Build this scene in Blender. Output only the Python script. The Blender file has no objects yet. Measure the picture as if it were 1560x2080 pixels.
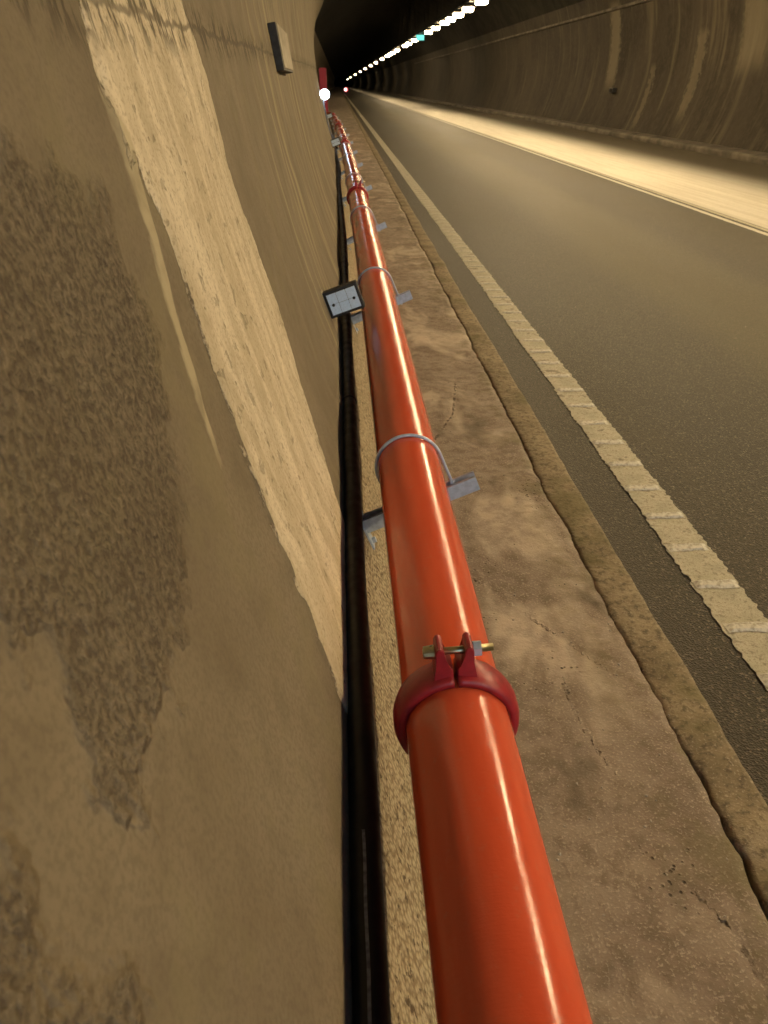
import bpy, bmesh, math, random
import numpy as np
from mathutils import Vector, Matrix
random.seed(7)
rng = np.random.default_rng(7)
S = bpy.context.scene
COL = S.collection
R_ = math.radians

# ------------------------------------------------------------------ camera
F_PX, W_PX, H_PX = 1620.0, 1560.0, 2080.0
TH = math.atan(868 / F_PX)
PS = math.atan(94 * math.cos(TH) / F_PX)
CAM = Vector((0, 0, 1.40))
cd = bpy.data.cameras.new('camera')
cd.sensor_fit = 'VERTICAL'; cd.sensor_height = 36.0; cd.lens = 36.0 * F_PX / H_PX
cd.dof.use_dof = True; cd.dof.focus_distance = 1.75; cd.dof.aperture_fstop = 11.0
cd.clip_start = 0.02; cd.clip_end = 3000
cam = bpy.data.objects.new('camera', cd); COL.objects.link(cam)
cam.location = CAM
cam.rotation_euler = (math.pi / 2 - TH, 0, -PS)
S.camera = cam
S.render.resolution_x, S.render.resolution_y = 768, 1024

# ------------------------------------------------------------------ sky (dusk outside the portal behind the camera)
w = bpy.data.worlds.new('World'); S.world = w; w.use_nodes = True
wn = w.node_tree; wn.nodes.clear()
sky = wn.nodes.new('ShaderNodeTexSky'); sky.sky_type = 'NISHITA'; sky.sun_disc = False
sky.sun_elevation = R_(22); sky.sun_rotation = R_(20); sky.ozone_density = 3.0
bg = wn.nodes.new('ShaderNodeBackground'); bg.inputs['Strength'].default_value = 0.11
wo = wn.nodes.new('ShaderNodeOutputWorld')
wn.links.new(sky.outputs[0], bg.inputs[0]); wn.links.new(bg.outputs[0], wo.inputs[0])

S.view_settings.view_transform = 'Standard'; S.view_settings.look = 'None'
S.view_settings.exposure = 2.0; S.view_settings.gamma = 1.0
S.view_settings.use_curve_mapping = False
S.render.engine = 'CYCLES'
S.cycles.max_bounces = 4; S.cycles.diffuse_bounces = 2; S.cycles.glossy_bounces = 3; S.cycles.transmission_bounces = 1

LAMP_STRENGTH = 27.5
LAMP_COLOUR = (1.0, 0.74, 0.40)
BACK_Y, FAR_Y = -10.0, 720.0

# ------------------------------------------------------------------ tunnel geometry
XC, ZC, RT = 5.02, 2.4, 5.4           # circular bore
ROAD_Z = -0.10
def off(y):                           # the left side eases away to the left further down the bore
    y = np.minimum(np.asarray(y, float), 70.0)
    return -np.maximum(0.0, y - 3.0) ** 2 / 2000.0
def wall_x(z):
    return XC - math.sqrt(RT * RT - (z - ZC) ** 2)
def wall_n(z):                        # inward normal (x,z) of the left wall
    return Vector(((XC - wall_x(z)) / RT, 0, (ZC - z) / RT))

# ------------------------------------------------------------------ helpers
def link(o, parent=None):
    COL.objects.link(o)
    if parent is not None: o.parent = parent
    return o
def tag(o, label=None, cat=None, group=None, kind=None):
    if label: o['label'] = label
    if cat: o['category'] = cat
    if group: o['group'] = group
    if kind: o['kind'] = kind
    return o
def empty(name, loc=(0, 0, 0), rot=(0, 0, 0)):
    o = bpy.data.objects.new(name, None); o.empty_display_size = 0.1
    o.location = loc; o.rotation_euler = rot
    return link(o)
def obj(name, me, mat=None, parent=None, smooth=False):
    if isinstance(me, bmesh.types.BMesh):
        bm = me; me = bpy.data.meshes.new(name)
        bmesh.ops.recalc_face_normals(bm, faces=bm.faces)
        bm.to_mesh(me); bm.free()
    if mat is not None and not me.materials: me.materials.append(mat)
    if smooth: me.polygons.foreach_set('use_smooth', [True] * len(me.polygons))
    return link(bpy.data.objects.new(name, me), parent)
def copy_tree(o, parent=None):
    c = o.copy(); COL.objects.link(c); c.parent = parent
    for ch in list(o.children): copy_tree(ch, c)
    return c
def add_box(bm, c, s, rot=None, bevel=0.0):
    g = bmesh.ops.create_cube(bm, size=1.0)['verts']
    m = Matrix.Translation(Vector(c)) @ (rot.to_4x4() if rot else Matrix()) @ Matrix.Diagonal((*s, 1))
    bmesh.ops.transform(bm, matrix=m, verts=g)
    if bevel:
        ed = list({e for v in g for e in v.link_edges})
        bmesh.ops.bevel(bm, geom=ed, offset=bevel, segments=2, profile=0.6, affect='EDGES')
def add_tube(bm, pts, r, seg=16, caps=True):
    pts = [Vector(p) for p in pts]; rings = []
    up = Vector((0, 0, 1)); prev = None
    for i, p in enumerate(pts):
        t = (pts[min(i + 1, len(pts) - 1)] - pts[max(i - 1, 0)]).normalized()
        if prev is None:
            a = up if abs(t.dot(up)) < .95 else Vector((1, 0, 0))
            n = (a - t * a.dot(t)).normalized()
        else:
            n = (prev - t * prev.dot(t)).normalized()
        prev = n; b = t.cross(n)
        rr = r[i] if isinstance(r, (list, tuple)) else r
        rings.append([bm.verts.new(p + (n * math.cos(2 * math.pi * k / seg) + b * math.sin(2 * math.pi * k / seg)) * rr) for k in range(seg)])
    for A, B in zip(rings, rings[1:]):
        for k in range(seg): bm.faces.new((A[k], A[(k + 1) % seg], B[(k + 1) % seg], B[k]))
    if caps:
        bm.faces.new(rings[0][::-1]); bm.faces.new(rings[-1])
def add_prism(bm, poly, y0, y1):      # polygon in (x,z), extruded along y
    a = [bm.verts.new((x, y0, z)) for x, z in poly]; b = [bm.verts.new((x, y1, z)) for x, z in poly]
    n = len(poly)
    for k in range(n): bm.faces.new((a[k], a[(k + 1) % n], b[(k + 1) % n], b[k]))
    bm.faces.new(a[::-1]); bm.faces.new(b)
def add_lathe_y(bm, prof, seg=48, close=True, a0=0.0, a1=2 * math.pi):  # profile (r,y) about the y axis
    full = abs(a1 - a0 - 2 * math.pi) < 1e-6; rings = []
    for k in range(seg if full else seg + 1):
        a = a0 + (a1 - a0) * k / seg
        rings.append([bm.verts.new((r * math.sin(a), y, r * math.cos(a))) for r, y in prof])
    m = len(prof)
    for k in range(len(rings) if full else len(rings) - 1):
        A, B = rings[k], rings[(k + 1) % len(rings)]
        for j in range(m if close else m - 1): bm.faces.new((A[j], A[(j + 1) % m], B[(j + 1) % m], B[j]))
    if not full and close:
        bm.faces.new(rings[0]); bm.faces.new(rings[-1][::-1])
def grid_mesh(name, P, attrs=None):   # P: (n,m,3)
    n, m = P.shape[:2]
    me = bpy.data.meshes.new(name)
    i = np.arange(n * m).reshape(n, m)
    q = np.stack([i[:-1, :-1], i[1:, :-1], i[1:, 1:], i[:-1, 1:]], -1).reshape(-1, 4)
    me.vertices.add(n * m); me.vertices.foreach_set('co', P.reshape(-1).astype(np.float32))
    me.loops.add(q.size); me.loops.foreach_set('vertex_index', q.reshape(-1).astype(np.int32))
    me.polygons.add(len(q)); me.polygons.foreach_set('loop_start', (np.arange(len(q)) * 4).astype(np.int32))
    me.polygons.foreach_set('loop_total', np.full(len(q), 4, np.int32))
    me.polygons.foreach_set('use_smooth', np.ones(len(q), bool))
    me.update(calc_edges=True)
    for k, v in (attrs or {}).items():
        a = me.attributes.new(k, 'FLOAT', 'POINT'); a.data.foreach_set('value', v.reshape(-1).astype(np.float32))
    return me
_perm = rng.random((256, 256))
def vnoise(u, v):                     # smooth value noise, 0..1
    iu = np.floor(u).astype(int); iv = np.floor(v).astype(int)
    fu = u - iu; fv = v - iv; fu = fu * fu * (3 - 2 * fu); fv = fv * fv * (3 - 2 * fv)
    g = lambda a, b: _perm[a % 256, b % 256]
    return (g(iu, iv) * (1 - fu) + g(iu + 1, iv) * fu) * (1 - fv) + (g(iu, iv + 1) * (1 - fu) + g(iu + 1, iv + 1) * fu) * fv
def fbm(u, v, o=4):
    s = 0; a = .5
    for k in range(o): s = s + a * (vnoise(u * 2 ** k + 17 * k, v * 2 ** k + 31 * k) - .5); a *= .5
    return s
def poly_sd(Y, Z, poly):              # signed distance, positive inside
    d = np.full(Y.shape, 1e9); ins = np.zeros(Y.shape, bool); n = len(poly)
    for k in range(n):
        (ax, ay), (bx, by) = poly[k], poly[(k + 1) % n]
        ex, ey = bx - ax, by - ay
        t = np.clip(((Y - ax) * ex + (Z - ay) * ey) / (ex * ex + ey * ey), 0, 1)
        d = np.minimum(d, np.hypot(Y - ax - t * ex, Z - ay - t * ey))
        c = ((ay > Z) != (by > Z)) & (Y < (bx - ax) * (Z - ay) / (by - ay + 1e-12) + ax)
        ins ^= c
    return np.where(ins, d, -d)

# ------------------------------------------------------------------ material helper
class Mat:
    def __init__(s, name, rough=0.7, metallic=0.0, color=(.5, .5, .5), spec=None):
        s.m = bpy.data.materials.new(name); s.m.use_nodes = True; s.t = s.m.node_tree
        s.b = s.t.nodes['Principled BSDF']
        s.b.inputs['Roughness'].default_value = rough; s.b.inputs['Metallic'].default_value = metallic
        s.b.inputs['Base Color'].default_value = (*color, 1)
        if spec is not None: s.b.inputs['Specular IOR Level'].default_value = spec
        s.co = s.t.nodes.new('ShaderNodeTexCoord').outputs['Object']
    def set(s, inp, v):
        i = s.b.inputs[inp] if isinstance(inp, str) else inp
        if hasattr(v, 'is_linked') or hasattr(v, 'links'): s.t.links.new(v, i)
        else: i.default_value = v if not (isinstance(v, tuple) and len(v) == 3 and i.type == 'RGBA') else (*v, 1)
    def noise(s, scale=5, detail=4, rough=.55, sv=None, dist=0.0, seed=0):
        n = s.t.nodes.new('ShaderNodeTexNoise'); n.inputs['Scale'].default_value = scale
        n.inputs['Detail'].default_value = min(detail, 3); n.inputs['Roughness'].default_value = rough; n.inputs['Distortion'].default_value = dist
        mp = s.t.nodes.new('ShaderNodeMapping'); mp.inputs['Location'].default_value = (seed * 3.7, seed * 1.9, seed * 5.1)
        if sv: mp.inputs['Scale'].default_value = sv
        s.t.links.new(s.co, mp.inputs[0]); s.t.links.new(mp.outputs[0], n.inputs['Vector'])
        return n.outputs['Fac']
    def voro(s, scale=20, feature='F1', sv=None, rnd=1.0, out='Distance'):
        n = s.t.nodes.new('ShaderNodeTexVoronoi'); n.feature = feature; n.inputs['Scale'].default_value = scale
        n.inputs['Randomness'].default_value = rnd
        mp = s.t.nodes.new('ShaderNodeMapping')
        if sv: mp.inputs['Scale'].default_value = sv
        s.t.links.new(s.co, mp.inputs[0]); s.t.links.new(mp.outputs[0], n.inputs['Vector'])
        return n.outputs[out]
    def math(s, op, a, b=0.0, clamp=False):
        n = s.t.nodes.new('ShaderNodeMath'); n.operation = op; n.use_clamp = clamp
        s.set(n.inputs[0], a); s.set(n.inputs[1], b); return n.outputs[0]
    def rng(s, v, a, b, c=0.0, d=1.0, smooth=True):
        n = s.t.nodes.new('ShaderNodeMapRange'); n.interpolation_type = 'SMOOTHSTEP' if smooth else 'LINEAR'
        s.set(n.inputs[0], v)
        for k, x in enumerate((a, b, c, d)): n.inputs[k + 1].default_value = x
        return n.outputs[0]
    def mix(s, f, a, b, mode='MIX'):
        n = s.t.nodes.new('ShaderNodeMix'); n.data_type = 'RGBA'; n.blend_type = mode
        s.set(n.inputs[0], f); s.set(n.inputs[6], a); s.set(n.inputs[7], b); return n.outputs[2]
    def attr(s, name):
        n = s.t.nodes.new('ShaderNodeAttribute'); n.attribute_name = name; return n.outputs['Fac']
    def xyz(s):
        n = s.t.nodes.new('ShaderNodeSeparateXYZ'); s.t.links.new(s.co, n.inputs[0]); return n.outputs
    def bump(s, h, dist=.003, strength=1.0, prev=None):
        n = s.t.nodes.new('ShaderNodeBump'); n.inputs['Distance'].default_value = dist; n.inputs['Strength'].default_value = strength
        s.t.links.new(h, n.inputs['Height'])
        if prev is not None: s.t.links.new(prev, n.inputs['Normal'])
        return n.outputs[0]

# ---- wall concrete, left
def mat_wall_left():
    k = Mat('wall_concrete', rough=.85, spec=.25)
    x, y, z = k.xyz()
    n1 = k.noise(2.2, 5, .6); n2 = k.noise(14, 5, .6, seed=2); n3 = k.noise(140, 3, .6, seed=3)
    c = k.mix(k.rng(n1, .3, .7), (.175, .142, .094), (.228, .190, .130))
    c = k.mix(k.math('MULTIPLY', k.rng(n2, .45, .72), .45), c, (.140, .112, .070))
    c = k.mix(k.math('MULTIPLY', k.rng(n3, .40, .66), .5), c, (.135, .108, .072))
    c = k.mix(k.math('MULTIPLY', k.rng(k.noise(5, 5, .7, seed=31), .5, .66), .4), c, (.215, .185, .105))
    # lime streaks running down the wall beyond the pale band
    st = k.noise(1.0, 4, .6, sv=(.6, 9, .55), seed=5); st2 = k.noise(1.0, 3, .6, sv=(.6, 17, .8), seed=6)
    far = k.rng(y, 2.2, 3.4)
    smask = k.math('MULTIPLY', k.rng(st, .52, .68), far)
    smask = k.math('MAXIMUM', smask, k.math('MULTIPLY', k.rng(st2, .56, .76), k.math('MULTIPLY', far, .3)))
    c = k.mix(k.math('MULTIPLY', smask, .75), c, (.34, .29, .175))
    dk = k.noise(1.0, 4, .6, sv=(.6, 7, .5), seed=9)
    c = k.mix(k.math('MULTIPLY', k.math('MULTIPLY', k.rng(dk, .52, .7), far), .5), c, (.115, .09, .06))
    # rough popped patch
    rg = k.noise(18, 4, .6, seed=11)
    rm = k.rng(k.math('ADD', k.attr('sd_rough'), k.math('MULTIPLY', k.math('SUBTRACT', rg, .5), .16)), -.015, .02)
    pop = k.noise(115, 3, .6, seed=12)
    c = k.mix(k.math('MULTIPLY', k.math('MULTIPLY', rm, k.rng(pop, .54, .40)), .6), c, (.088, .066, .044))
    c = k.mix(k.math('MULTIPLY', k.math('MULTIPLY', rm, k.rng(pop, .56, .68)), .6), c, (.29, .24, .165))
    # pale lime band
    e1 = k.noise(1.0, 5, .7, sv=(30, 30, 12), seed=14)
    bm_ = k.rng(k.math('ADD', k.attr('sd_band'), k.math('ADD', k.math('MULTIPLY', k.math('SUBTRACT', e1, .5), .07), k.math('MULTIPLY', k.math('SUBTRACT', n3, .5), .02))), -.002, .006)
    fl = k.noise(1.0, 4, .6, sv=(40, 60, 9), seed=15); fl2 = k.noise(1.0, 4, .6, sv=(10, 16, 1.6), seed=16)
    bc = k.mix(k.rng(fl2, .35, .7), (.50, .43, .30), (.68, .605, .46))
    bc = k.mix(k.math('MULTIPLY', k.rng(fl, .62, .72), .4), bc, (.30, .235, .15))
    bc = k.mix(k.math('MULTIPLY', k.rng(n3, .50, .66), .55), bc, (.33, .265, .17))
    bc = k.mix(k.math('MULTIPLY', k.rng(n2, .50, .68), .45), bc, (.40, .33, .22))
    gone = k.noise(26, 5, .65, seed=17)
    bm2 = k.math('MULTIPLY', bm_, k.rng(gone, .33, .40, .55, 1))
    c = k.mix(bm2, c, bc)
    # thin paler strip left of the band
    sm = k.rng(k.math('ADD', k.attr('sd_strip'), k.math('MULTIPLY', k.math('SUBTRACT', e1, .5), .03)), -.004, .008)
    sm = k.math('MULTIPLY', sm, k.rng(k.noise(9, 4, .6, seed=18), .3, .55, .25, .8))
    c = k.mix(sm, c, (.47, .41, .27))
    # construction joint with dark growth
    jn = k.noise(9, 5, .7, seed=20)
    zj = k.math('SUBTRACT', k.math('SUBTRACT', z, k.math('MULTIPLY', y, .012)), 1.478)
    zj = k.math('ADD', zj, k.math('MULTIPLY', k.math('SUBTRACT', jn, .5), .05))
    az = k.math('ABSOLUTE', zj)
    jl = k.rng(az, .009, .002)
    blot = k.math('MULTIPLY', k.rng(az, .075, .008), k.rng(k.noise(1.0, 5, .75, sv=(20, 26, 10), seed=21), .49, .60))
    jm = k.math('MULTIPLY', k.math('MAXIMUM', k.math('MULTIPLY', jl, .75), blot), .85)
    c = k.mix(jm, c, (.07, .055, .035))
    # exposed aggregate at the foot of the wall
    foot = k.rng(z, .36, .30)
    ag = k.voro(95, out='Color'); agd = k.voro(95)
    fc = k.mix(k.rng(agd, .25, .75), (.50, .42, .28), (.26, .20, .12))
    fc = k.mix(k.rng(k.noise(55, 4, .6, seed=23), .58, .66), fc, (.10, .07, .04))
    c = k.mix(k.math('MULTIPLY', foot, .9), c, fc)
    # small pits
    pit = k.math('MULTIPLY', k.rng(k.voro(7, sv=(1, 1, .7)), .035, .015), .8)
    c = k.mix(pit, c, (.07, .05, .035))
    k.set('Base Color', c)
    h = k.math('ADD', k.math('MULTIPLY', n2, .35), k.math('MULTIPLY', n3, .12))
    h = k.math('ADD', h, k.math('MULTIPLY', k.math('MULTIPLY', rm, pop), 2.6))
    h = k.math('ADD', h, k.math('MULTIPLY', bm2, .9))
    h = k.math('ADD', h, k.math('MULTIPLY', k.math('MULTIPLY', foot, agd), -1.2))
    h = k.math('SUBTRACT', h, k.math('MULTIPLY', jm, .6))
    k.set('Normal', k.bump(h, .006))
    return k.m
def mat_wall_right():
    k = Mat('dark_wall_concrete', rough=.85, spec=.2)  # base tone much darker than the left wall
    x, y, z = k.xyz()
    n1 = k.noise(.5, 5, .6); n2 = k.noise(6, 5, .65, seed=2)
    c = k.mix(k.rng(n1, .3, .7), (.020, .0155, .0095), (.038, .030, .019))
    c = k.mix(k.math('MULTIPLY', k.rng(n2, .4, .75), .5), c, (.06, .048, .032))
    st = k.noise(1.0, 4, .65, sv=(.2, 1.5, .18), seed=5); st2 = k.noise(1.0, 4, .6, sv=(.3, 1.7, .2), seed=6)
    near = k.rng(y, 60, 12, .35, 1.0)
    c = k.mix(k.math('MULTIPLY', k.math('MULTIPLY', k.rng(st, .54, .68), near), .75), c, (.095, .078, .05))
    c = k.mix(k.math('MULTIPLY', k.math('MULTIPLY', k.rng(st2, .54, .74), near), .45), c, (.10, .082, .054))
    yy = k.math('ADD', y, k.math('MULTIPLY', k.math('SUBTRACT', n2, .5), .9))
    for cy, hw, z0, z1, am in ((34.0, .75, 1.5, 3.9, .6), (25.9, .45, .7, 2.6, .4), (22.5, 1.2, 1.9, 4.2, .6), (29.5, .3, .3, 1.8, .4)):
        sm = k.math('MULTIPLY', k.rng(k.math('ABSOLUTE', k.math('SUBTRACT', yy, cy)), hw, hw * .4), k.math('MULTIPLY', k.rng(z, z0 - .5, z0 + .2), k.rng(z, z1 + .3, z1)))
        c = k.mix(k.math('MULTIPLY', sm, am), c, (.17, .145, .098))
    dk = k.noise(1.0, 4, .6, sv=(.3, 1.0, .3), seed=9)
    c = k.mix(k.math('MULTIPLY', k.rng(dk, .5, .7), .6), c, (.04, .032, .022))
    k.set('Base Color', c)
    k.set('Normal', k.bump(k.math('ADD', n2, k.math('MULTIPLY', st2, .3)), .012))
    return k.m
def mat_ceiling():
    k = Mat('unlit_black_shotcrete', rough=.95, spec=.1)
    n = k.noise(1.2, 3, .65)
    k.set('Base Color', k.mix(k.rng(n, .3, .7), (.010, .009, .007), (.022, .019, .014)))  # near-black colour stands in for the vault getting no lamp light
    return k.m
def mat_walkway():
    k = Mat('walkway_concrete', rough=.8, spec=.35)
    x, y, z = k.xyz()
    n1 = k.noise(3.0, 5, .6); n2 = k.noise(22, 5, .65, seed=2); n3 = k.noise(160, 3, .6, seed=3)
    c = k.mix(k.rng(n1, .3, .7), (.215, .165, .122), (.32, .255, .195))
    c = k.mix(k.math('MULTIPLY', k.rng(n2, .42, .66), .55), c, (.16, .122, .085))
    c = k.mix(k.math('MULTIPLY', k.rng(n3, .54, .66), .7), c, (.46, .385, .30))
    # pale lime washes drifting over the slab
    wsh = k.noise(1.0, 6, .68, sv=(3.2, 1.7, 1), seed=6, dist=.6)
    wl = k.math('MULTIPLY', k.rng(wsh, .50, .66), k.rng(n2, .3, .6, .45, 1))
    c = k.mix(k.math('MULTIPLY', wl, .8), c, (.54, .45, .345))
    # damp dark stretches, pits and cracks
    dm = k.noise(1.0, 5, .6, sv=(4, 2.2, 1), seed=8)
    c = k.mix(k.math('MULTIPLY', k.rng(dm, .55, .68), .6), c, (.095, .072, .045))
    crn = k.math('ADD', k.attr('d_crack'), k.math('MULTIPLY', k.math('SUBTRACT', k.noise(26, 5, .7, seed=10), .5), .03))
    crm = k.math('MULTIPLY', k.rng(k.math('ABSOLUTE', crn), .0065, .001), k.rng(k.noise(8.0, 4, .6, seed=13), .38, .55))
    c = k.mix(k.math('MULTIPLY', crm, .8), c, (.07, .05, .03))
    pw = k.rng(k.math('ADD', k.attr('sd_pale'), k.math('MULTIPLY', k.math('SUBTRACT', wsh, .5), .35)), -.03, .07)
    c = k.mix(k.math('MULTIPLY', k.math('MULTIPLY', pw, k.rng(n2, .32, .62, .35, 1)), .75), c, (.56, .47, .37))
    pit = k.math('MULTIPLY', k.rng(k.voro(55), .26, .12), k.math('MAXIMUM', k.rng(k.noise(3.2, 4, .6, seed=12), .60, .70), k.rng(k.attr('sd_pit'), -.03, .04)))
    c = k.mix(k.math('MULTIPLY', pit, .8), c, (.06, .045, .03))
    moss = k.math('MULTIPLY', k.rng(x, .55, .80), k.rng(k.noise(7, 5, .65, seed=15), .45, .62))
    c = k.mix(k.math('MULTIPLY', moss, .55), c, (.15, .125, .05))
    k.set('Base Color', c)
    h = k.math('ADD', k.math('MULTIPLY', n2, .6), k.math('MULTIPLY', n3, .25))
    h = k.math('SUBTRACT', h, k.math('ADD', k.math('MULTIPLY', crm, .8), pit))
    k.set('Normal', k.bump(h, .006)); k.set('Roughness', k.rng(n2, .3, .7, .55, .85))
    return k.m
def mat_kerb():
    k = Mat('kerb_concrete', rough=.85, spec=.25)
    n1 = k.noise(5, 5, .65); n2 = k.noise(40, 4, .65, seed=2)
    c = k.mix(k.rng(n1, .32, .68), (.20, .16, .10), (.33, .27, .175))
    c = k.mix(k.math('MULTIPLY', k.rng(n2, .46, .66), .75), c, (.10, .078, .05))
    c = k.mix(k.math('MULTIPLY', k.rng(k.noise(150, 3, .6, seed=6), .55, .68), .6), c, (.44, .37, .27))
    c = k.mix(k.math('MULTIPLY', k.rng(k.noise(3, 5, .6, seed=4), .5, .65), .5), c, (.13, .115, .045))
    k.set('Base Color', c); k.set('Normal', k.bump(k.math('ADD', n1, n2), .006)); return k.m
def mat_asphalt():
    k = Mat('asphalt', rough=.6, spec=.27)
    x, y, z = k.xyz()
    n1 = k.noise(.8, 4, .6, sv=(1, .25, 1)); ag = k.voro(170, out='Color'); agd = k.voro(170)
    sep = k.t.nodes.new('ShaderNodeSeparateColor'); k.t.links.new(ag, sep.inputs[0])
    c = k.mix(k.rng(n1, .3, .7), (.040, .034, .021), (.062, .052, .030))
    c = k.mix(k.rng(sep.outputs[0], .80, .97), c, (.16, .13, .09))
    c = k.mix(k.rng(sep.outputs[1], .7, .95), c, (.022, .018, .013))
    # lane strips: yellowish mid near lane; pale past the centre line, weaker close by
    def strip(cx, hw, soft):
        return k.rng(k.math('ABSOLUTE', k.math('SUBTRACT', k.math('ADD', x, k.math('MULTIPLY', k.math('SUBTRACT', n1, .5), .3)), cx)), hw + soft, hw)
    c = k.mix(k.math('MULTIPLY', strip(3.0, .25, .55), .4), c, (.115, .096, .044))
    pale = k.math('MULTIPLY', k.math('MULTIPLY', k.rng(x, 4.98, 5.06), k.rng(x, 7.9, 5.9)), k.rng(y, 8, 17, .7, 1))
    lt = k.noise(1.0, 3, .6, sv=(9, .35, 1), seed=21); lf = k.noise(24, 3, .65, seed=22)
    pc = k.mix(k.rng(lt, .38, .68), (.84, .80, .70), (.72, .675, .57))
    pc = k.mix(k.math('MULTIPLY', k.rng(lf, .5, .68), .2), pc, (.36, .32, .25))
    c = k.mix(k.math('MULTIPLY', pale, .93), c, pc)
    gut = k.rng(x, 1.15, .95)
    c = k.mix(k.math('MULTIPLY', gut, .4), c, (.075, .06, .042))
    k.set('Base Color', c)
    k.set('Roughness', k.rng(n1, .2, .8, .50, .56))
    k.set('Normal', k.bump(k.math('ADD', agd, k.math('MULTIPLY', k.noise(60, 4, .6, seed=4), .8)), .004, .8))
    return k.m
def mat_paint():
    k = Mat('worn_road_paint', rough=.6, spec=.4)
    n1 = k.noise(9, 5, .7); n2 = k.noise(70, 4, .65, seed=2)
    c = k.mix(k.rng(n1, .3, .7), (.38, .355, .255), (.52, .48, .36))
    c = k.mix(k.math('MULTIPLY', k.rng(n2, .54, .66), .6), c, (.16, .13, .085))
    c = k.mix(k.math('MULTIPLY', k.rng(n1, .57, .66), .8), c, (.15, .125, .085))
    c = k.mix(k.math('MULTIPLY', k.rng(k.noise(200, 2, .6, seed=5), .5, .66), .45), c, (.15, .13, .09))
    k.set('Base Color', c); k.set('Normal', k.bump(n2, .003)); return k.m
def mat_paint_rib():
    k = Mat('raised_road_paint', rough=.55, spec=.4)
    n2 = k.noise(60, 4, .65, seed=2)
    k.set('Base Color', k.mix(k.rng(n2, .4, .68), (.60, .58, .50), (.34, .315, .245)))
    k.set('Normal', k.bump(n2, .002)); return k.m
def mat_pipe():
    k = Mat('orange_red_pipe_enamel', rough=.22, spec=.5)
    n = k.noise(1.0, 4, .6, sv=(20, 3, 20)); d = k.noise(60, 4, .65, seed=4); e = k.noise(5, 4, .6, seed=6)
    c = k.mix(k.rng(n, .3, .7), (.62, .088, .036), (.68, .108, .046))
    c = k.mix(k.math('MULTIPLY', k.rng(d, .58, .74), .22), c, (.52, .17, .10))
    k.set('Base Color', c)
    k.set('Roughness', k.math('ADD', k.rng(e, .35, .7, .15, .20), k.rng(d, .5, .75, 0, .06)))
    k.set('Normal', k.bump(k.math('ADD', k.noise(160, 2, .5, seed=8), k.math('MULTIPLY', k.noise(1.0, 2, .5, sv=(60, 320, 60), seed=9), .8)), .00018, 1.0))
    return k.m
def mat_simple(name, col, rough=.5, metal=0.0, spec=.5, var=.25, scale=40, bump=.0006):
    k = Mat(name, rough=rough, metallic=metal, spec=spec)
    n = k.noise(scale, 4, .6)
    k.set('Base Color', k.mix(k.rng(n, .3, .72), col, tuple(c * (1 - var) for c in col)))
    k.set('Roughness', k.rng(n, .3, .7, rough * .85, min(1, rough * 1.2)))
    if bump: k.set('Normal', k.bump(n, bump))
    return k.m
def mat_emit(name, col, strength):
    k = Mat(name, color=(.8, .8, .8)); k.b.inputs['Emission Color'].default_value = (*col, 1)
    k.b.inputs['Emission Strength'].default_value = strength
    return k.m

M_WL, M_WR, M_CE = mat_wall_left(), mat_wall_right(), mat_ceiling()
M_WALK, M_KERB, M_ASPH, M_PAINT, M_RIB = mat_walkway(), mat_kerb(), mat_asphalt(), mat_paint(), mat_paint_rib()
M_PIPE = mat_pipe()
M_COUP = mat_simple('crimson_coupling_paint', (.36, .020, .028), .38, var=.3)
M_GALV = mat_simple('galvanised_steel', (.50, .58, .70), .42, .35, var=.25, scale=60)  # blue tint in the colour stands in for cool light from behind
M_ZINC = mat_simple('yellow_zinc', (.62, .55, .33), .3, 1.0, var=.3)
M_BLACK = mat_simple('black_polyethylene', (.007, .007, .008), .5, spec=.35, var=.3, scale=25)
M_PRINT = mat_simple('grey_print', (.16, .16, .17), .6, var=.6, scale=90, bump=0)
M_DARK = mat_simple('dark_housing', (.020, .018, .016), .6, var=.3)
M_REFL = mat_simple('white_reflector_sheeting', (.60, .74, .92), .35, spec=.6, var=.12, scale=120)  # cool light from the open end is tinted into the white
M_COVER = mat_simple('dirty_cream_cover', (.34, .29, .20), .7, var=.35, scale=14)
M_RED = mat_simple('crimson_cabinet_paint', (.42, .018, .055), .4, var=.2)
M_LEDGE = mat_simple('sooty_ledge_concrete', (.10, .08, .053), .85, var=.6, scale=1.5, bump=.01)
M_LENS = mat_emit('lit_luminaire_lens', LAMP_COLOUR, LAMP_STRENGTH)
M_TEAL = mat_emit('lit_teal_sign', (.10, .62, .55), .4)
M_LED = mat_emit('lit_white_led', (.62, .80, 1.0), 9.0)
M_TAIL = mat_emit('lit_red_white_lens', (1.0, .45, .42), 1.3)
M_RIM = mat_emit('lit_red_rim', (1.0, .03, .04), .18)
M_STONE = mat_simple('pale_grit', (.45, .40, .33), .8, var=.5, scale=30)

# ------------------------------------------------------------------ the bore
def spaced(*segs):
    out = []
    for a, b, st in segs: out += list(np.arange(a, b - 1e-9, st))
    return np.array(out + [segs[-1][1]])
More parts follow.
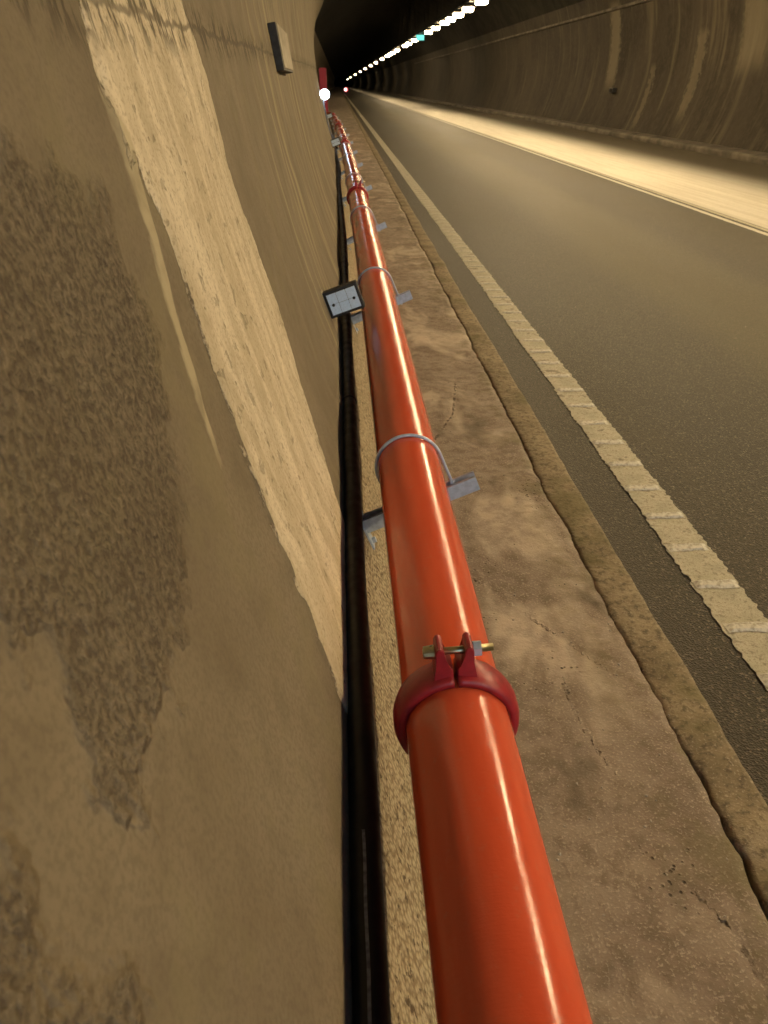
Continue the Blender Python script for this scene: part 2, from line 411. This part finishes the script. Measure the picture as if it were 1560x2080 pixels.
# left wall
ys = spaced((BACK_Y, 0, 1.0), (0, .2, .05), (.2, 2.4, .0065), (2.4, 4.5, .02), (4.5, 10, .08), (10, 60, .5), (60, FAR_Y, 12))
zs = spaced((-.25, .18, .05), (.18, 1.62, .0075), (1.62, 2.2, .04), (2.2, 5.3, .06))
Y, Z = np.meshgrid(ys, zs, indexing='ij')
X = XC - np.sqrt(RT * RT - (Z - ZC) ** 2)
nx, nz = (XC - X) / RT, (ZC - Z) / RT
band = [(1.134, 1.728), (1.122, 1.493), (1.094, 1.381), (1.108, 1.316), (1.141, 1.307), (1.183, 1.213), (1.185, 0.978), (1.132, 0.739), (1.064, 0.488), (1.01, .33), (1.0, .30), (1.66, .30), (1.776, 0.507), (1.883, 0.624), (2.005, 0.835), (2.03, 0.911), (1.947, 1.138), (1.963, 1.419), (1.898, 1.522), (1.855, 1.728)]
strip = [(1.089, 1.4), (1.076, 1.213), (1.032, 1.025), (1.019, 0.93), (1.038, 0.93), (1.074, 1.025), (1.118, 1.213), (1.15, 1.344)]
rough = [(0.28, 1.419), (0.72, 1.344), (0.823, 1.335), (0.954, 1.288), (0.936, 1.213), (0.992, 1.138), (0.863, 1.025), (0.705, 0.935), (0.564, 0.911), (0.404, 0.916), (0.427, 0.997), (0.45, 1.063), (0.431, 1.119), (0.281, 1.175)]
rough2 = [(0.188, 1.015), (0.31, 1.011), (0.3, 0.978), (0.282, 0.93), (0.339, 0.835), (0.236, 0.739), (0.141, 0.835)]
sb = poly_sd(Y, Z, band); ss = poly_sd(Y, Z, strip); sr = np.maximum(poly_sd(Y, Z, rough), poly_sd(Y, Z, rough2))
rm = np.clip(sr / .03 + .5 + fbm(Y * 18, Z * 18) * 3, 0, 1)
edge = np.clip((sb + fbm(Y * 24 + 5, Z * 12, 5) * .06) / .008, 0, 1)
disp = fbm(Y * 1.3, Z * 1.6, 4) * .03 + fbm(Y * 9, Z * 9, 4) * .006
disp += rm * (fbm(Y * 55, Z * 55, 3) * .009) + edge * .004 + np.clip(ss / .008, 0, 1) * .002
disp += np.where(Y > 2.5, fbm(Y * 3, Z * .25, 3) * .02, 0)
P = np.stack([X + off(Y) + nx * disp, Y, Z + nz * disp], -1)
wl = obj('tunnel_wall', grid_mesh('tunnel_wall', P, {'sd_band': sb, 'sd_strip': ss, 'sd_rough': sr}), M_WL)
tag(wl, 'pale curved concrete tunnel wall with lime band, behind the orange pipe', 'wall')
# right wall
ys = spaced((BACK_Y, 6, 2.0), (6, 40, .25), (40, 120, 2), (120, FAR_Y, 20))
zs = spaced((-.4, 4.3, .12), (4.3, 4.4, .1))
Y, Z = np.meshgrid(ys, zs, indexing='ij')
X = XC + np.sqrt(RT * RT - (Z - ZC) ** 2)
disp = fbm(Y * .5, Z * .4, 4) * .10 + fbm(Y * 3, Z * .6, 3) * .03
P = np.stack([X - disp * .9, Y, Z], -1)[:, ::-1]
wr = tag(obj('tunnel_wall', grid_mesh('tunnel_wall', P), M_WR), 'dark streaked tunnel wall on the far side of the road', 'wall')
# vault between the two walls
aL = math.atan2(5.25 - ZC, -math.sqrt(RT ** 2 - (5.25 - ZC) ** 2)); aR = math.atan2(4.35 - ZC, math.sqrt(RT ** 2 - (4.35 - ZC) ** 2))
ys = spaced((BACK_Y, 60, 2.0), (60, 120, 5), (120, FAR_Y, 20)); an = np.linspace(aL, aR, 48)
Y, A = np.meshgrid(ys, an, indexing='ij')
rr = RT + fbm(Y * .4, A * 9, 4) * .12 + .03
tt = (A - aR) / (aL - aR)
P = np.stack([XC + rr * np.cos(A) + off(Y) * tt, Y, ZC + rr * np.sin(A)], -1)
ce = tag(obj('tunnel_ceiling', grid_mesh('tunnel_ceiling', P), M_CE), 'vaulted tunnel ceiling above the lamps, unlit black put into its colour', 'ceiling')
# dark far end
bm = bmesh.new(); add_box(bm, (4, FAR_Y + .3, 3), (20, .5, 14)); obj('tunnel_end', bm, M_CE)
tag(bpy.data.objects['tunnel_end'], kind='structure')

# ------------------------------------------------------------------ ground
bm = bmesh.new(); add_box(bm, (5, 200, ROAD_Z - .6), (400, 1400, .2)); tag(obj('ground', bm, M_KERB), kind='structure')
xs = spaced((.6, 10.6, .5)); ys = spaced((BACK_Y - 30, 0, 4), (0, 40, .5), (40, FAR_Y, 10))
Xg, Yg = np.meshgrid(xs, ys, indexing='xy')
P = np.stack([Xg, Yg, np.full(Xg.shape, ROAD_Z)], -1)[::-1]
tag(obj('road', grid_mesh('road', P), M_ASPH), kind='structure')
# left walkway slab with uneven surface and ragged outer edge
def kerb_in(y): return .785 + fbm(np.asarray(y) * 2.2, 3.3 + 0 * np.asarray(y), 5) * .035 + fbm(np.asarray(y) * 14, 1.3 + 0 * np.asarray(y), 4) * .022
KO = .915
ys = spaced((BACK_Y, 0, .5), (0, 4.5, .012), (4.5, 12, .06), (12, 60, .5), (60, FAR_Y, 10)); us = np.linspace(0, 1, 60)
Yg, Ug = np.meshgrid(ys, us, indexing='ij')
x0 = .10 + off(Yg); x1 = kerb_in(Yg)
Xg = x0 + (x1 - x0) * Ug
Zg = fbm(Xg * 3, Yg * 2, 4) * .012 + fbm(Xg * 22, Yg * 22, 4) * .006 - np.clip((Ug - .975) / .025, 0, 1) * .008
def line_d(lines):
    d = np.full(Xg.shape, 1e3)
    for l in lines:
        for (ax, ay), (bx, by) in zip(l, l[1:]):
            ex, ey = bx - ax, by - ay
            t = np.clip(((Xg - ax) * ex + (Yg - ay) * ey) / (ex * ex + ey * ey), 0, 1)
            d = np.minimum(d, np.hypot(Xg - ax - t * ex, Yg - ay - t * ey))
    return d
dcr = line_d([[(.357, 2.219), (.517, 1.959), (.614, 1.809), (.735, 1.611)], [(.563, 1.66), (.562, 1.507), (.585, 1.371), (.602, 1.309)], [(.314, 5.478), (.522, 5.151), (.80, 4.95)], [(.66, 1.0), (.704, .914), (.71, .847), (.72, .70)], [(.30, 8.4), (.8, 8.1)], [(.40, 3.3), (.52, 3.6), (.60, 4.1)]])
spl = np.maximum(poly_sd(Xg, Yg, [(.435, 2.8), (.563, 2.75), (.746, 2.617), (.738, 2.361), (.633, 2.205), (.487, 2.307), (.415, 2.519)]), poly_sd(Xg, Yg, [(.393, 2.129), (.512, 1.934), (.735, 1.611), (.718, 1.447), (.571, 1.639), (.415, 1.89)]))
spl = np.maximum(spl, poly_sd(Xg, Yg, [(.33, 5.4), (.8, 4.95), (.75, 4.6), (.40, 4.9)]))
spt = poly_sd(Xg, Yg, [(.601, 1.106), (.693, 1.126), (.701, 1.02), (.642, .948), (.597, .981)])
Zg = Zg - np.clip(1 - dcr / .012, 0, 1) * .004
tag(obj('walkway', grid_mesh('walkway', np.stack([Xg, Yg, Zg], -1), {'d_crack': dcr, 'sd_pale': spl, 'sd_pit': spt}), M_WALK), kind='structure')
# kerb strip with a rounded, chipped arris and a vertical face down to the road
prof = [(-.03, -.03), (0, -.003), (.12, .001), (.35, .002), (.6, .001), (.86, 0), (.95, -.003), (.985, -.012), (1.0, -.03), (1.0, ROAD_Z - .02)]
Yg, Ug = np.meshgrid(ys, np.array([p[0] for p in prof]), indexing='ij')
Pz = np.tile(np.array([p[1] for p in prof]), (len(ys), 1))
x0 = kerb_in(Yg) - .006 + np.maximum(0, fbm(Yg * 2.5, Yg * 0 + 1.7, 5)) * .07; x1 = KO + fbm(Yg * 3, Yg * 0 + 8, 6) * .022
Xg = x0 + (x1 - x0) * Ug
Zg = Pz + np.where(Pz > -.04, fbm(Xg * 26, Yg * 22, 5) * .012, 0) + fbm(Yg * 1.1, Yg * 0 + 4, 3) * .012
tag(obj('kerb', grid_mesh('kerb', np.stack([Xg, Yg, Zg], -1)), M_KERB), kind='structure')
# opposite kerb and walkway
prof = [(9.02, ROAD_Z - .02), (9.02, -.01), (9.04, .03), (9.10, .04), (9.22, .04), (9.24, .0), (9.95, .015)]
ys2 = spaced((BACK_Y, 60, .5), (60, FAR_Y, 10))
P = np.array([[(x, y, z) for x, z in prof] for y in ys2])
P[:, :, 0] += (fbm(ys2 * .9, ys2 * 0 + 2, 3) * .06)[:, None]
tag(obj('walkway_opposite', grid_mesh('walkway_opposite', P[:, ::-1].copy() * 1.0), M_LEDGE), kind='structure')

# ---- painted lines
def line_mesh(name, x0, x1, y0, y1, z, rag, step=.03, far=40):
    ys = spaced((y0, far, step), (far, y1, 10)) if y1 > far else spaced((y0, y1, step))
    a = x0 + fbm(ys * 4, ys * 0 + x0 * 3, 3) * rag * .7 + fbm(ys * 45, ys * 0 + x0 * 7, 3) * rag; b = x1 + fbm(ys * 3, ys * 0 + x1 * 5, 3) * rag * .5 + fbm(ys * 45, ys * 0 + x1 * 9, 3) * rag * .8
    Ug = np.linspace(0, 1, 5)[None, :]
    Xg = a[:, None] + (b - a)[:, None] * Ug
    Yg = np.repeat(ys[:, None], 5, 1)
    return grid_mesh(name, np.stack([Xg, Yg, np.full(Xg.shape, z)], -1))
LZ = ROAD_Z + .004
edge_line = obj('edge_line', line_mesh('edge_line', 1.163, 1.322, -3, FAR_Y, LZ, .03, .007, 12), M_PAINT)
tag(edge_line, 'worn ribbed white edge line along the road beside the kerb', 'road marking')
def rib_mesh(seed):
    r = random.Random(seed); bm = bmesh.new(); n = 8
    prof = [(-.026, 0), (-.017, .0065), (.012, .007), (.022, 0)]
    rows = []
    for i in range(n + 1):
        u = i / n; x = (u - .5) * .150
        rows.append([bm.verts.new((x, p + r.uniform(-.004, .004), q * r.uniform(.8, 1.1) * (0 if i in (0, n) else 1) + .001)) for p, q in prof])
    for A, B in zip(rows, rows[1:]):
        for j in range(3): bm.faces.new((A[j], B[j], B[j + 1], A[j + 1]))
    me = bpy.data.meshes.new('rib'); bm.to_mesh(me); bm.free(); me.materials.append(M_RIB); return me
ribs = [rib_mesh(i) for i in range(5)]
for i in range(42):
    y = .99 + i * .2445
    o = link(bpy.data.objects.new('rib', ribs[i % 5]), edge_line); o.location = (1.243 + random.uniform(-.008, .008), y, LZ + .001)
bm = bmesh.new()
for i in range(160):
    add_box(bm, (1.243, 11.35 + i * .2445, LZ + .002), (.14, .05, .006))
tag(obj('far_ribs', bm, M_RIB, edge_line), kind='stuff')
cl = obj('centre_line', line_mesh('centre_line', 4.78, 4.86, -3, FAR_Y, LZ, .02, .06), M_RIB)
tag(cl, 'thin pale line in the middle of the road beside the bright strip', 'road marking')
cl2 = obj('centre_line', line_mesh('centre_line', 4.92, 4.985, -3, FAR_Y, LZ, .02, .06), M_PAINT)
tag(cl2, 'second thin line hugging the edge of the bright strip of road', 'road marking')

# loose pale grit on road and walkway
def grit(name, n, fx, z, smin, smax, label):
    bm = bmesh.new()
    for i in range(n):
        y = .9 + 9 * random.random() ** 1.6; x = fx()
        s = random.uniform(smin, smax)
        v = bmesh.ops.create_icosphere(bm, subdivisions=1, radius=s)['verts']
        for q in v: q.co *= random.uniform(.7, 1.2)
        bmesh.ops.transform(bm, matrix=Matrix.Translation((x, y, z + s * .4)) @ Matrix.Rotation(random.random() * 6, 4, 'Z') @ Matrix.Diagonal((1, random.uniform(.6, 1.3), .6, 1)), verts=v)
    tag(obj(name, bm, M_STONE), label, 'grit', kind='stuff')
grit('road_grit', 260, lambda: random.uniform(.95, 4.5), ROAD_Z, .0015, .0045, 'loose pale grit scattered over the dark asphalt')
grit('walkway_grit', 320, lambda: random.uniform(.2, .80), .0, .0012, .004, 'loose pale grit scattered over the walkway slab')

# ------------------------------------------------------------------ the orange pipe
PX, PZ, PR = .168, .491, .084
PIPE_END = 31.84
JOINTS = [-5.82, .985, 7.79, 14.6, 21.4, 28.2]
pipe = empty('fire_main', (0, 0, 0))
tag(pipe, 'long glossy orange red pipe with crimson couplings along the tunnel wall', 'pipe')
for a, b in zip(JOINTS, JOINTS[1:] + [PIPE_END]):
    bm = bmesh.new(); n = max(6, int((b - a) / .6))
    add_tube(bm, [(PX + float(off(y)) - .26 * (lambda t: t * t * (3 - 2 * t))(min(1, max(0, (y - 30.1) / 1.5))), y, PZ) for y in np.linspace(a + .003, b - .003, (n if b < 31 else 24) + 1)], PR, 64, False)
    obj('pipe_section', bm, M_PIPE, pipe, smooth=True)
# one coupling: ring of two halves, lugs, bolt, nut
def ring_half(sgn):
    bm = bmesh.new(); w_ = .031
    prof = [(PR + .001, -w_), (PR + .010, -w_), (PR + .014, -w_ + .004), (PR + .0165, -w_ + .012), (PR + .0185, -.010), (PR + .0185, .010), (PR + .0165, w_ - .012), (PR + .014, w_ - .004), (PR + .010, w_), (PR + .001, w_)]
    a0, a1 = (.035, math.pi - .035) if sgn > 0 else (math.pi + .035, 2 * math.pi - .035)
    add_lathe_y(bm, prof, 40, True, a0, a1); return bm
def lug(sgn, top=1):
    bm = bmesh.new(); r0 = PR + .004
    poly = [(.0035, r0), (.0035, r0 + .024), (.012, r0 + .033), (.0165, r0 + .045), (.0165, r0 + .060), (.020, r0 + .064), (.0265, r0 + .064), (.030, r0 + .056), (.030, r0 + .030), (.033, r0 + .012), (.036, r0 - .002)]
    poly = [(sgn * x, top * z) for x, z in poly]
    add_prism(bm, poly, -.021, .021)
    bmesh.ops.bevel(bm, geom=list(bm.edges), offset=.0018, segments=1, affect='EDGES'); return bm
cp = None
def build_coupling():
    r = bpy.data.objects.new('coupling', None)
    r.empty_display_size = .1; COL.objects.link(r)
    bm = ring_half(1); o1 = obj('half_ring', bm, M_COUP, r, True)
    bm = ring_half(-1); o2 = obj('half_ring', bm, M_COUP, r, True)
    for top in (1, -1):
        for s in (1, -1): obj('lug', lug(s, top), M_COUP, r)
        zb = top * (PR + .050)
        bm = bmesh.new(); add_tube(bm, [(-.048, 0, zb), (.062, 0, zb)], .0062, 14); obj('bolt', bm, M_ZINC, r, True)
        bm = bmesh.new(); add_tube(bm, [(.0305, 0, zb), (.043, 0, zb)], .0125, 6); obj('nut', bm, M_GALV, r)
        bm = bmesh.new(); add_tube(bm, [(-.047, 0, zb), (-.0305, 0, zb)], [.010, .0115], 12); obj('bolt_head', bm, M_ZINC, r)
    return r
first = build_coupling()
for i, y in enumerate(JOINTS[1:]):
    c = first if i == 0 else copy_tree(first)
    c.parent = pipe; c.location = (PX + float(off(y)), y, PZ)
    c.rotation_euler = (0, R_([-4, 3, -8, 6, -3][i]), 0)

# ------------------------------------------------------------------ brackets
ZP = .312
NRM = wall_n(ZP); ANG = math.atan2(NRM.z, NRM.x)         # arm rises with the wall's normal
def build_bracket():
    r = bpy.data.objects.new('pipe_bracket', None); COL.objects.link(r)      # local x along the arm, z normal to it
    L, hw, t = .335, .0205, .0025
    bm = bmesh.new()                                                          # open-topped strut channel
    add_box(bm, (L / 2 + .006, 0, -hw + t / 2), (L, 2 * hw, t))
    for s in (-1, 1):
        add_box(bm, (L / 2 + .006, s * (hw - t / 2), t / 2), (L, t, 2 * hw - t))
        add_box(bm, (L / 2 + .006, s * (hw - t - .0035), hw - t / 2), (L, .007, t))
        add_box(bm, (L / 2 + .006, s * (hw - t - .0062), hw - .007), (L, .0018, .009))
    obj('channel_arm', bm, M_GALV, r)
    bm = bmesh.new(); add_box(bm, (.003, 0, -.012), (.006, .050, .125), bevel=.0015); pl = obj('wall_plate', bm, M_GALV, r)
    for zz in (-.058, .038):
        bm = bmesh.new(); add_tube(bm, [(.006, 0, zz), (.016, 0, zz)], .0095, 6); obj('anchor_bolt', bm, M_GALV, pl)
    v = Vector((PX, 0, PZ)) - Vector((wall_x(ZP), 0, ZP))
    ux = Vector((math.cos(ANG), 0, math.sin(ANG))); uz = Vector((-math.sin(ANG), 0, math.cos(ANG)))
    cx, cz = v.dot(ux), v.dot(uz)
    ru = PR + .0055
    pts = [(cx + ru, 0, -.03), (cx + ru, 0, cz * .5)]
    pts += [(cx + ru * math.cos(a), 0, cz + ru * math.sin(a)) for a in np.linspace(0, math.pi, 28)]
    pts += [(cx - ru, 0, cz * .5), (cx - ru, 0, -.03)]
    bm = bmesh.new(); add_tube(bm, pts, .0045, 12); ub = obj('u_bolt', bm, M_GALV, r, True)
    for s in (-1, 1):
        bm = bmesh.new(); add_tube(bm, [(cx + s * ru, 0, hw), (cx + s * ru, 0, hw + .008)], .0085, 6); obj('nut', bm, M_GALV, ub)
    return r
bproto = build_bracket()
BY = [1.955, 4.16, 6.5, 9.1, 11.9, 14.2, 16.6, 19.2, 21.9, 24.6, 27.2, 29.8]
BL = ['steel bracket with U-bolt, first beyond the near bolted coupling',
      'steel bracket with U-bolt beside the nearest white reflector',
      'steel bracket with U-bolt just short of the second coupling',
      'steel bracket with U-bolt just beyond the second coupling',
      'steel bracket with U-bolt, second beyond the second coupling',
      'steel bracket with U-bolt just short of the third coupling',
      'steel bracket with U-bolt just beyond the third coupling',
      'steel bracket with U-bolt, second beyond the third coupling',
      'steel bracket with U-bolt just beyond the fourth coupling',
      'steel bracket with U-bolt, second beyond the fourth coupling',
      'steel bracket with U-bolt just short of the last coupling',
      'steel bracket with U-bolt nearest the red upright cabinet']
for i, y in enumerate(BY):
    b = bproto if i == 0 else copy_tree(bproto)
    b.location = (wall_x(ZP) + float(off(y)), y, ZP); b.rotation_euler = (0, -ANG, 0)
    tag(b, BL[i], 'bracket', 'brackets carrying the orange pipe')

# ------------------------------------------------------------------ black conduit resting on the bracket plates
def conduit_pt(y):
    z = .442 + .010 * math.sin(y * .9 + .5) * min(1, max(0, y - 2.5) / 4) + .012 * math.sin(y * 2.1) * min(1, max(0, y - 5) / 5)
    n = wall_n(z - .01)
    return Vector((wall_x(z - .01) + float(off(y)), y, z - .01)) + n * (.0235 + .006 * math.sin(y * 1.3) * min(1, max(0, y - 3) / 4))
bm = bmesh.new(); add_tube(bm, [conduit_pt(y) for y in list(np.arange(-4, 31.5, .18))], .0225, 28, False)
con = tag(obj('conduit', bm, M_BLACK, smooth=True), 'thick black cable conduit lying along the foot of the wall', 'conduit')
bm = bmesh.new()
ny = list(np.arange(.45, .80, .01)); rows = []
for y in ny:
    p = conduit_pt(y); a0 = R_(96) + .02 * math.sin(y * 40); hw = .0022 / .0225
    rows.append([bm.verts.new(p + Vector((math.cos(a), 0, math.sin(a))) * .0228) for a in (a0 - hw, a0 + hw)])
for A, B in zip(rows, rows[1:]): bm.faces.new((A[0], A[1], B[1], B[0]))
obj('printed_stripe', bm, M_PRINT, con)
for y in np.arange(2.6, 31, 2.4):
    bm = bmesh.new(); p = conduit_pt(y)
    add_tube(bm, [p + Vector((0, -.012, 0)), p + Vector((0, .012, 0))], .0255, 20)
    obj('clip', bm, M_BLACK, con)

# ------------------------------------------------------------------ white reflectors on the wall
def build_reflector():
    r = bpy.data.objects.new('edge_reflector', None); COL.objects.link(r)     # local x out of the wall, z up along it; face looks to -y
    bm = bmesh.new(); add_box(bm, (.0, .028, 0), (.150, .050, .112), bevel=.006); obj('housing', bm, M_DARK, r)
    f = None
    for ix in range(3):
        for iz in range(2):
            bm = bmesh.new(); add_box(bm, ((ix - 1) * .0418, .001, (iz - .5) * .0438), (.0405, .006, .0426), bevel=.0012)
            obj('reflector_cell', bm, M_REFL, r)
    for sx in (-.045, .045):
        bm = bmesh.new(); add_tube(bm, [(sx, -.0055, -.002), (sx, .0, -.002)], .0062, 12); obj('screw', bm, M_DARK, r)
    bm = bmesh.new(); add_box(bm, (-.087, .034, 0), (.026, .060, .128), bevel=.003); obj('wall_mount', bm, M_COVER, r)
    return r
rp = build_reflector()
for i, (y, lb) in enumerate([(3.32, 'white gridded reflector in black housing, nearest on the pipe wall'), (13.6, 'smaller-looking white reflector on the wall, second along the pipe'), (25.5, 'tiny white reflector on the wall below the bright lamp')]):
    o = rp if i == 0 else copy_tree(rp)
    zc = .588; n = wall_n(zc)
    p = Vector((wall_x(zc) + float(off(y)), y, zc)) + n * .074
    o.location = p; o.rotation_euler = (0, -R_(19.5), R_(-2))
    tag(o, lb, 'reflector', 'reflectors along the pipe wall')

# ------------------------------------------------------------------ shallow cabinet high on the near wall
zc = 1.56; n = wall_n(zc)
cb = empty('wall_cabinet', (wall_x(zc) + float(off(4.95)) + .014, 4.95, zc), (0, -math.atan2(n.z, n.x), R_(.2)))
tag(cb, 'shallow black-sided box with cream cover fixed high on the pale wall', 'box')
bm = bmesh.new(); add_box(bm, (.006, 0, 0), (.040, .95, .205), bevel=.004); obj('housing', bm, M_DARK, cb)
bm = bmesh.new(); add_box(bm, (.0285, .004, .003), (.006, .93, .190), bevel=.002); obj('cover', bm, M_COVER, cb)

# ------------------------------------------------------------------ bright LED lamp on the wall with its cable
LY = 19.0; zc = 1.22; n = wall_n(zc); bx = wall_x(zc) + float(off(LY))
lamp = empty('wall_lamp', (bx, LY, zc)); tag(lamp, 'glaring blue-white round lamp on the wall near the red cabinet', 'lamp')
bm = bmesh.new(); add_tube(bm, [(.10, -.03, 0), (.10, .09, 0)], [.105, .085], 24); obj('housing', bm, M_DARK, lamp)
bm = bmesh.new(); add_tube(bm, [(.10, -.055, 0), (.10, -.045, 0), (.10, -.032, 0)], [.05, .085, .098], 24); obj('lens', bm, M_LED, lamp)
bm = bmesh.new(); add_box(bm, (.02, .03, 0), (.09, .05, .06)); obj('arm', bm, M_DARK, lamp)
bm = bmesh.new()
c0 = conduit_pt(14.6) + Vector((0, 0, .03)); c1 = Vector((bx + .03, LY - .01, zc - .03))
pts = [c0 + (c1 - c0) * t + Vector((.02, 0, -.16 * math.sin(math.pi * t))) for t in np.linspace(0, 1, 14)]
add_tube(bm, pts, .014, 10)
tag(obj('lamp_cable', bm, M_BLACK, smooth=True), 'thin black cable running from the conduit up to the bright lamp', 'cable')

# ------------------------------------------------------------------ red upright cabinet where the pipe ends
ry = 32.0
rc = empty('red_cabinet', (float(off(ry)) - .12, ry, 0)); tag(rc, 'slim crimson upright cabinet standing where the orange pipe ends', 'cabinet')
bm = bmesh.new()
poly = [(-.16, .06), (.19, .06), (.15, 1.92), (-.10, 1.92)]
add_prism(bm, poly, -.18, .18); bmesh.ops.bevel(bm, geom=list(bm.edges), offset=.012, segments=2, affect='EDGES')
obj('body', bm, M_RED, rc)
bm = bmesh.new(); add_box(bm, (.02, -.19, 1.05), (.20, .014, 1.4), bevel=.004); d = obj('door', bm, M_RED, rc)
bm = bmesh.new(); add_box(bm, (.09, -.205, 1.0), (.02, .02, .12), bevel=.004); obj('handle', bm, M_DARK, d)
bm = bmesh.new(); add_box(bm, (.015, 0, .03), (.30, .32, .06)); obj('plinth', bm, M_KERB, rc)

# ------------------------------------------------------------------ luminaires
LX, LZ_ = 6.0, 4.36
tray = empty('cable_tray', (LX, 0, LZ_ + .26)); tag(tray, 'long dark cable tray hung from the vault above the lamps', 'cable tray')
bm = bmesh.new()
add_box(bm, (0, 350, 0), (.30, 720, .012))
for s in (-1, 1): add_box(bm, (s * .156, 350, .03), (.012, 720, .07))
obj('tray', bm, M_DARK, tray)
for i in range(24):
    bm = bmesh.new(); y = -10 + i * 8
    zt = ZC + math.sqrt(RT ** 2 - (LX - XC) ** 2) - LZ_ - .26 + .1
    for s in (-.14, .14): add_tube(bm, [(s, y, .03), (s, y, zt)], .01, 6)
    obj('hanger', bm, M_DARK, tray)
def build_luminaire():
    r = bpy.data.objects.new('luminaire', None); COL.objects.link(r)
    bm = bmesh.new(); add_box(bm, (0, 0, .17), (.62, 1.30, .10), bevel=.015); obj('housing', bm, M_DARK, r)
    bm = bmesh.new(); add_box(bm, (0, 0, .045), (.40, .72, .15)); obj('lens', bm, M_LENS, r)
    for s in (-1, 1):
        bm = bmesh.new(); add_box(bm, (0, s * .45, .235), (.20, .04, .05)); obj('clamp', bm, M_DARK, r)
    return r
lp = build_luminaire()
LYS = [-8.8, -6, -3, -.6, 2.2, 4.75, 6.7, 9.2, 11.6, 15.0, 17.2, 19.6, 23, 25.2, 27.6, 31, 34.6, 38.6, 42.5, 45.8, 48.8, 51.4, 56.2, 60.4, 71, 77, 81, 91.7, 98.6, 103.7, 109.7, 122.6, 142, 164, 197, 240, 310, 420, 560]
for i, y in enumerate(LYS):
    o = lp if i == 0 else copy_tree(lp)
    o.location = (LX, y, LZ_)
    lab = 'glowing box luminaire in the row hung under the cable tray'
    if y == 60.4: lab = 'glowing box luminaire just this side of the teal sign'
    if y == 71: lab = 'glowing box luminaire just beyond the teal sign'
    tag(o, lab, 'luminaire', 'row of glowing ceiling luminaires')
ts = empty('exit_sign', (LX, 66.4, LZ_ + .02)); tag(ts, 'small teal lit sign hanging among the row of luminaires', 'sign')
bm = bmesh.new(); add_box(bm, (0, 0, 0), (.62, .10, .40), bevel=.01); obj('housing', bm, M_DARK, ts)
bm = bmesh.new(); add_box(bm, (0, -.054, 0), (.56, .012, .34)); obj('panel', bm, M_TEAL, ts)

# ------------------------------------------------------------------ things on the far side
bm = bmesh.new()
ys = np.arange(4, 120, 1.0)
zl = 3.85; xl = XC + math.sqrt(RT ** 2 - (zl - ZC) ** 2)
add_box(bm, (xl - .03, 60, zl), (.12, 120, .10), bevel=.03)
tag(obj('wall_ledge', bm, M_LEDGE), 'pale concrete ledge running along the dark far wall', 'ledge')
zf = 1.22; xf = XC + math.sqrt(RT ** 2 - (zf - ZC) ** 2)
jb = empty('junction_box', (xf - .06, 33.1, zf)); tag(jb, 'small dark box fixed low on the streaked far wall', 'box')
bm = bmesh.new(); add_box(bm, (0, 0, 0), (.16, .45, .16), bevel=.01); obj('housing', bm, M_DARK, jb)
bm = bmesh.new(); add_box(bm, (-.074, 0, 0), (.012, .30, .12), bevel=.003); obj('lid', bm, M_WR, jb)
# distant warning lamp on the carriageway
wl_ = empty('warning_lamp', (1.42, 160, ROAD_Z)); tag(wl_, 'tiny red-rimmed white light glowing far down the road', 'warning lamp')
bm = bmesh.new(); add_box(bm, (0, 0, .05), (.5, .5, .1), bevel=.02); obj('foot', bm, M_DARK, wl_)
bm = bmesh.new(); add_tube(bm, [(0, 0, .1), (0, 0, .55)], .03, 10); obj('post', bm, M_DARK, wl_)
bm = bmesh.new(); add_tube(bm, [(.05, -.05, .72), (.05, .05, .72)], .36, 24); obj('rim', bm, M_RIM, wl_)
bm = bmesh.new(); add_tube(bm, [(-.05, -.09, .74), (-.05, -.055, .74)], .24, 24); obj('lens', bm, M_TAIL, wl_)

# portal guide so that the dusk sky at the open end behind the camera is sampled well
pd = bpy.data.lights.new('sky_portal', 'AREA'); pd.shape = 'RECTANGLE'; pd.size = 11; pd.size_y = 8
pd.cycles.is_portal = True
po = bpy.data.objects.new('sky_portal', pd); COL.objects.link(po)
po.location = (5, BACK_Y - .2, 3.7); po.rotation_euler = (R_(90), 0, 0)
